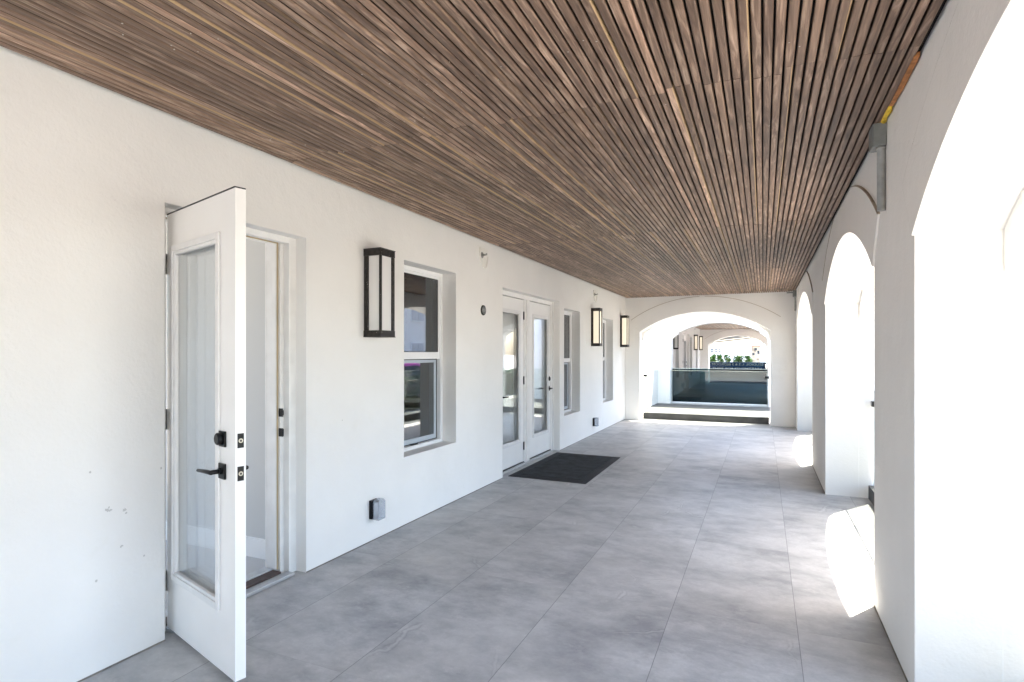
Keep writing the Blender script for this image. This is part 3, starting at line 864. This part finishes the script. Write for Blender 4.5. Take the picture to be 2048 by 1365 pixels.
def outlet(y, z, label):
    root = empty('outlet_cover', (XL, y, z))
    tag(root, label, 'outlet', 'covered outlets low on the white wall')
    MB().box(0.0004, 0.030, -0.004, 0.076, -0.066, 0.070).build('back_plate', M['black'], root, bevel=0.004)
    MB().prism([(-0.002, -0.070), (0.080, -0.070), (0.080, 0.058), (0.070, 0.078), (0.012, 0.078), (-0.002, 0.060)], 0.031, 0.088, lambda a, c, d: (d, a, c)).build('clear_cover', M['plastic'], root, bevel=0.008)
    MB().box(0.0305, 0.036, 0.016, 0.058, -0.05, 0.05).build('receptacle', M['vinyl'], root, bevel=0.002)
    return root


outlet(3.337, 0.235, 'weatherproof outlet with smoky cover below the large unlit lantern')
outlet(9.235, 0.212, 'weatherproof outlet with clear cover below the second lantern')

# ------------------------------------------------------------------ mat
b = MB().prism([(-2.600, 5.744), (-1.699, 5.733), (-1.712, 7.365), (-2.602, 7.385)], 0.001, 0.007, lambda a, c, d: (a, c, d))
mat = b.build('doormat', M['mat'], bevel=0.003)
tag(mat, 'large black ribbed rubber mat before the double doors', 'doormat')
b = MB()
for i in range(46):
    y = 5.86 + i * 0.031
    b.box(-2.50, -1.80, y, y + 0.012, 0.0072, 0.0125)
b.build('ribs', M['matrib'], mat)
b = MB(); b.box(-2.555, -1.745, 5.79, 5.80, 0.0072, 0.010).box(-2.555, -1.745, 7.31, 7.32, 0.0072, 0.010).box(-2.555, -2.545, 5.801, 7.309, 0.0072, 0.010).box(-1.755, -1.745, 5.801, 7.309, 0.0072, 0.010)
b.build('border_rib', M['mat'], mat)

# ------------------------------------------------------------------ junction boxes on the arcade
def jbox(y, label, ln):
    root = empty('junction_box', (XR, y, 2.40))
    tag(root, label, 'electrical box', 'grey conduit boxes at the ceiling edge')
    MB().box(-0.056, -0.0005, 0.003, 0.112, 0.0, 0.112).build('box_body', M['greybox'], root, bevel=0.003)
    MB().box(-0.060, -0.0565, 0.006, 0.118, 0.004, 0.110).build('box_lid', M['greybox'], root, bevel=0.002)
    MB().tube([(-0.020, 0.035, 0.0), (-0.020, 0.035, -0.012), (-0.0195, 0.035, -0.013), (-0.0195, 0.035, -ln)], [0.0215, 0.0215, 0.018, 0.018], 18).build('conduit', M['conduit'], root)
    return root


jbox(3.27, 'grey junction box with short conduit stub above the near pillar', 0.315)
j2 = jbox(11.42, 'grey junction box high in the far right corner by the end arch', 0.26)
MB().box(-0.16, -0.0605, 0.03, 0.06, 0.065, 0.085).build('bracket_arm', M['greybox'], j2, bevel=0.002)

# ------------------------------------------------------------------ glass guards
def guard(put, u0, u1, d, label, glass, top=1.01, shoe=0.128, shoe_mat='curb'):
    """put(u, z, d)"""
    root_loc = put((u0 + u1) / 2, 0.0, d)
    root = empty('glass_guard', root_loc)
    tag(root, label, 'glass guard', 'frameless glass guards in the arches')
    o = Vector(root_loc)
    p = lambda a, c, dd: tuple(Vector(put(a, c, dd)) - o)
    rect = lambda a0, a1, c0, c1: [(a0, c0), (a1, c0), (a1, c1), (a0, c1)]
    MB().prism(rect(u0 + 0.024, u1 - 0.024, 0.001, shoe), d - 0.045, d + 0.045, p).build('base_shoe', M[shoe_mat], root, bevel=0.003)
    MB().prism(rect(u0 + 0.03, u1 - 0.03, shoe + 0.0005, top), d - 0.007, d + 0.007, p).build('glass_panel', glass, root)
    MB().prism(rect(u0 + 0.03, u1 - 0.03, top + 0.0005, top + 0.009), d - 0.008, d + 0.008, p).build('edge_strip', M['glassedge'], root)
    for s in (0, 1):
        a0 = u0 + 0.023 if s == 0 else u1 - 0.098
        MB().prism(rect(a0, a0 + 0.075, 0.875, 0.925), d - 0.026, d + 0.026, p).build('clamp', M['black'], root, bevel=0.003)
    return root


guard(put_end, EA[0], EA[1], 0.30, 'clear glass guard with dark base closing the end arch', M['guard'])
for (a, lab) in ((ARCH[1], 'glass guard in the nearest arch, at the right edge'), (ARCH[2], 'glass guard in the second arch behind the near pillar'), (ARCH[3], 'glass guard in the farthest arch of the right arcade')):
    guard(put_side, a[0], a[1], 0.40, lab, M['guard'])
guard(put_n1, EA[0], EA[1], 0.30, 'dark blue tinted glass guard of the loggia across the courtyard', M['dkguard'], top=0.945, shoe=0.03, shoe_mat='farwhite')
guard(put_n2, -2.26, 0.16, 0.30, 'farthest glass guard behind which the banner hangs', M['guard'], top=0.96)

# ------------------------------------------------------------------ banner
bn = MB().box(-2.235, 0.105, 27.345, 27.352, 0.52, 0.95).build('rent_banner', M['banner'])
tag(bn, 'blue apartment rental banner with white lettering seen mirrored from behind', 'banner')
def text(body, xc, zc, width, height, y):
    cu = bpy.data.curves.new('lettering', 'FONT'); cu.body = body; cu.extrude = 0.0; cu.align_x = 'CENTER'; cu.align_y = 'CENTER'
    cu.offset = 0.012
    t = bpy.data.objects.new('lettering', cu); col.objects.link(t)
    bpy.context.view_layer.update()
    dg = bpy.context.evaluated_depsgraph_get()
    me = bpy.data.meshes.new_from_object(t.evaluated_get(dg))
    bpy.data.objects.remove(t)
    xs = [v.co.x for v in me.vertices]; ys = [v.co.y for v in me.vertices]
    cx, cy = (max(xs) + min(xs)) / 2, (max(ys) + min(ys)) / 2
    sx, sy = width / (max(xs) - min(xs)), height / (max(ys) - min(ys))
    bm = bmesh.new(); bm.from_mesh(me)
    for v in bm.verts:
        v.co = Vector((xc - (v.co.x - cx) * sx, y, zc + (v.co.y - cy) * sy))
    r = bmesh.ops.extrude_face_region(bm, geom=bm.faces[:])
    for g in r['geom']:
        if isinstance(g, bmesh.types.BMVert): g.co.y += 0.012
    bmesh.ops.recalc_face_normals(bm, faces=bm.faces[:])
    bm.to_mesh(me); bm.free()
    me.materials.clear(); me.materials.append(M['letters'])
    o = bpy.data.objects.new('lettering', me); col.objects.link(o)
    return o


for body, zc, wdt in (('STUDIOS, 1, 2 & 3 BEDROOM', 0.848, 2.13), ('APARTMENTS FOR RENT', 0.668, 2.10)):
    t = text(body, -1.06, zc, wdt, 0.105, 27.3425)
    t.parent = bn
bp_ = MB().box(-0.09, 0.13, 27.40, 27.46, -0.012, 0.51).build('blue_panel', M['blue'], bevel=0.004)
tag(bp_, 'small blue board standing below the right end of the banner', 'panel')

# ------------------------------------------------------------------ planter and shrubs beyond the far arch
pl = MB().box(-3.4, 0.9, 28.35, 29.35, -0.45, 0.72).build('planter', M['planter'], bevel=0.01)
tag(pl, 'long tan concrete planter beyond the farthest arch', 'planter')
for i in range(11):
    x = -1.62 + i * 0.125
    s = 0.055 if i != 5 else 0.11
    MB().box(x - s / 2, x + s / 2, 28.343, 28.3495, 0.03, 0.09 if i != 5 else 0.13).build('drain_slot', M['gasket'], pl)


def shrub(x, y, z0, h, wdt, n, label, seed, upright=0.5):
    rnd = random.Random(seed)
    root = empty('shrub', (x, y, z0))
    tag(root, label, 'shrub', 'shrubs in the planter beyond the banner')
    b = MB()
    for k in range(4):
        b.tube([(0, 0, 0), (rnd.uniform(-0.3, 0.3) * wdt, rnd.uniform(-0.3, 0.3) * wdt, h * 0.5), (rnd.uniform(-0.5, 0.5) * wdt, rnd.uniform(-0.4, 0.4) * wdt, h * 0.9)], [0.012, 0.009, 0.004], 6)
    b.build('stems', M['stem'], root)
    b = MB()
    for k in range(n):
        a = rnd.uniform(0, 2 * pi); rr = wdt * 0.5 * sqrt(rnd.random())
        z = h * (0.1 + 0.9 * rnd.random()); rr *= (0.65 + 0.5 * sin(pi * min(1, z / h)))
        p = Vector((rr * cos(a), rr * sin(a), z))
        d = Vector((cos(a) * (1 - upright), sin(a) * (1 - upright), rnd.uniform(-0.1, 0.5) + upright)).normalized()
        s = d.cross(Vector((rnd.uniform(-1, 1), rnd.uniform(-1, 1), 0.3))).normalized()
        ln = rnd.uniform(0.08, 0.15); wd = ln * 0.5
        b.bm.faces.new([b.bm.verts.new(q) for q in (p, p + d * ln * 0.5 + s * wd * 0.5, p + d * ln, p + d * ln * 0.5 - s * wd * 0.5)])
    b.build('foliage', M['leaf'], root)


shrub(-2.02, 28.8, 0.70, 0.56, 0.42, 520, 'round green shrub left of centre above the banner', 1, 0.2)
shrub(-1.56, 28.8, 0.70, 0.52, 0.26, 130, 'thin spiky green shrub in the middle above the banner', 2, 0.7)
shrub(-1.18, 28.8, 0.70, 0.46, 0.22, 80, 'sparse upright shrub between the spiky and the wide one', 3, 0.8)
shrub(-0.82, 28.8, 0.70, 0.50, 0.52, 560, 'wide round green shrub at the right above the banner', 4, 0.2)
shrub(-2.38, 28.8, 0.70, 0.47, 0.26, 200, 'green shrub cut off by the left edge of the farthest arch', 5, 0.3)

# far buildings and wires
fb_ = MB().box(-30, 14, 100, 108, -0.45, 2.68).build('white_building', M['farwhite'])
tag(fb_, 'long low white building far behind the shrubs', 'building')
for (x0, x1) in ((-8.02, -7.55), (-7.36, -6.92), (-6.78, -6.38)):
    f = MB().box(x0, x1, 99.95, 100.02, 1.32, 2.12).build('window', M['vinyl'], fb_)
    m_ = MB()
    xm = (x0 + x1) / 2
    for (a, c) in ((x0 + 0.04, xm - 0.02), (xm + 0.02, x1 - 0.04)):
        for (d, e) in ((1.38, 1.69), (1.74, 2.06)): m_.box(a, c, 99.93, 99.949, d, e)
    m_.build('pane', M['darkwin'], f)
MB().box(-30.2, 14.2, 99.7, 108.2, 2.681, 2.80).build('roof', M['farwhite'], fb_)
th_ = MB().box(-1.62, -0.42, 95, 98, -0.45, 2.35).build('stone_house', M['tan'])
tag(th_, 'small tan stone house at the right beyond the banner', 'house')
MB().box(-1.80, -0.36, 94.8, 98.2, 2.351, 2.45).build('roof', M['trimred'], th_)
for (x0, x1, z0, z1) in ((-1.2, -0.85, 1.75, 2.1), (-1.5, -1.2, 1.0, 1.35), (-0.8, -0.5, 1.2, 1.7)):
    MB().box(x0, x1, 94.96, 95.01, z0, z1).build('window', M['darkwin'], th_)
for i, (za, zb, lab) in enumerate(((1.23, 3.63, 'lowest overhead wire crossing the sky beyond the far loggia'), (1.39, 3.79, 'middle overhead wire crossing the sky beyond the far loggia'), (1.48, 3.92, 'highest overhead wire crossing the sky beyond the far loggia'))):
    pts = []
    for k in range(25):
        t = k / 24; x = -14 + 22 * t
        pts.append((x, 50 + i * 0.3, za + (zb - za) * t - 0.25 * 4 * t * (1 - t) * 0.3))
    wr = MB().tube(pts, 0.062, 6).build('overhead_wire', M['wire'])
    tag(wr, lab, 'wire', 'overhead wires beyond the far loggia')

# ------------------------------------------------------------------ across the street (seen in the window reflections)
op_ = MB().box(13.0, 20.0, 16.0, 40.0, -0.45, 6.6).build('opposite_building', M['facade'])
tag(op_, 'pale two storey building across the street, mirrored in the window glass', 'building')
for fl, (z0, z1) in enumerate(((0.3, 2.0), (3.2, 4.9))):
    for i in range(9):
        y = 17.2 + i * 2.55
        f = MB().box(12.93, 13.02, y, y + 1.3, z0, z1).build('window', M['vinyl'], op_)
        m_ = MB()
        for (a, c) in ((y + 0.06, y + 0.62), (y + 0.68, y + 1.24)):
            for (d, e) in ((z0 + 0.06, (z0 + z1) / 2 - 0.03), ((z0 + z1) / 2 + 0.03, z1 - 0.06)): m_.box(12.90, 12.929, a, c, d, e)
        m_.build('pane', M['palewin'], f)
MB().box(12.7, 20.2, 15.8, 40.2, 6.601, 6.95).build('roof', M['trimred'], op_)


def car(x, y, label):
    root = empty('parked_car', (x, y, -0.44))
    tag(root, label, 'car')
    b = MB()
    side = [(-2.2, 0.32), (-2.22, 0.62), (-2.1, 0.88), (-1.55, 0.98), (-0.95, 1.40), (-0.5, 1.48), (0.55, 1.46), (1.0, 1.30), (1.5, 0.98), (2.1, 0.82), (2.2, 0.55), (2.15, 0.30)]
    b.prism(side, -0.86, 0.86, lambda a, c, d: (d * (1.0 - 0.16 * max(0, (c - 0.95) / 0.5)), a, c))
    b.build('car_body', M['carpaint'], root, bevel=0.06, seg=3)
    for s in (-1, 1):
        MB().prism([(-1.35, 1.02), (-0.88, 1.33), (0.5, 1.36), (1.2, 1.03)], 0.0, 0.012, lambda a, c, d: (s * (0.862 * (1.0 - 0.16 * max(0, (c - 0.95) / 0.5)) + d), a, c)).build('side_window', M['darkwin'], root)
        for yy in (-1.35, 1.35):
            wh = MB().tube([(s * 0.66, yy, 0.32), (s * 0.88, yy, 0.32)], 0.32, 28).build('wheel', M['tyre'], root)
            MB().tube([(s * 0.88, yy, 0.32), (s * 0.892, yy, 0.32)], 0.20, 20).build('rim', M['alu'], wh)


def hedge(x0, x1, y0, y1, z0, z1, label):
    rnd = random.Random(11)
    root = empty('clipped_hedge', ((x0 + x1) / 2, y0, z0)); tag(root, label, 'hedge')
    b = MB(); b.box(x0 - (x0 + x1) / 2 + 0.08, x1 - (x0 + x1) / 2 - 0.08, 0.05, y1 - y0 - 0.05, 0, z1 - z0 - 0.06)
    b.build('stems', M['stem'], root)
    b = MB(); w = x1 - x0; L_ = y1 - y0; h = z1 - z0
    for k in range(9000):
        f = rnd.random()
        if f < 0.4: p = Vector((-w / 2 + rnd.uniform(-0.02, 0.06), rnd.uniform(0, L_), rnd.uniform(0, h)))
        elif f < 0.65: p = Vector((w / 2 - rnd.uniform(-0.02, 0.06), rnd.uniform(0, L_), rnd.uniform(0, h)))
        else: p = Vector((rnd.uniform(-w / 2, w / 2), rnd.uniform(0, L_), h - rnd.uniform(-0.03, 0.06)))
        d = Vector((rnd.uniform(-1, 1), rnd.uniform(-1, 1), rnd.uniform(-0.4, 1))).normalized()
        s_ = d.cross(Vector((rnd.uniform(-1, 1), rnd.uniform(-1, 1), 0.3))).normalized()
        ln = rnd.uniform(0.06, 0.11); wd = ln * 0.5
        b.bm.faces.new([b.bm.verts.new(q) for q in (p, p + d * ln * 0.5 + s_ * wd * 0.5, p + d * ln, p + d * ln * 0.5 - s_ * wd * 0.5)])
    b.build('foliage', M['leaf'], root)


hedge(3.7, 4.3, 8.0, 30.0, -0.30, 0.62, 'low clipped green hedge along the street, mirrored in the window glass')
car(6.6, 16.9, 'magenta parked car on the street, mirrored in the first window')

# ------------------------------------------------------------------ light
world = bpy.data.worlds.new('World'); scene.world = world
world.use_nodes = True
nt = world.node_tree
bg = nt.nodes['Background']
sky = nt.nodes.new('ShaderNodeTexSky'); sky.sky_type = 'NISHITA'; sky.sun_disc = False
S = -SUN_TRAVEL.normalized()
sky.sun_elevation = asin(S.z); sky.sun_rotation = atan2(S.x, S.y)
sky.dust_density = 3.0
nt.links.new(sky.outputs[0], bg.inputs[0]); bg.inputs[1].default_value = SKY_STRENGTH
sd = bpy.data.lights.new('sun', 'SUN'); sd.energy = SUN_STRENGTH; sd.angle = radians(0.53); sd.color = (1.0, 0.92, 0.79)
so = bpy.data.objects.new('sun', sd); col.objects.link(so)
so.rotation_euler = SUN_TRAVEL.to_track_quat('-Z', 'Y').to_euler(); so.location = (6, 9, 20)

# ------------------------------------------------------------------ camera
cd = bpy.data.cameras.new('camera'); cam = bpy.data.objects.new('camera', cd); col.objects.link(cam)
cam.location = (0, 0, 1.38)
cam.rotation_euler = (radians(90), 0, atan(502 / 1130))
cd.sensor_width = 36; cd.sensor_fit = 'HORIZONTAL'; cd.lens = 1130 / 2048 * 36
cd.shift_y = 23.5 / 2048
cd.clip_start = 0.05; cd.clip_end = 1000
scene.camera = cam

vs = scene.view_settings
vs.view_transform = 'Standard'; vs.look = 'None'; vs.gamma = 1.0; vs.use_curve_mapping = False
vs.exposure = EXPOSURE
scene.cycles.max_bounces = 14; scene.cycles.diffuse_bounces = 8; scene.cycles.glossy_bounces = 5
scene.cycles.transparent_max_bounces = 20
scene.cycles.caustics_reflective = False; scene.cycles.caustics_refractive = False
scene.cycles.sample_clamp_indirect = 6.0
scene.cycles.use_denoising = True
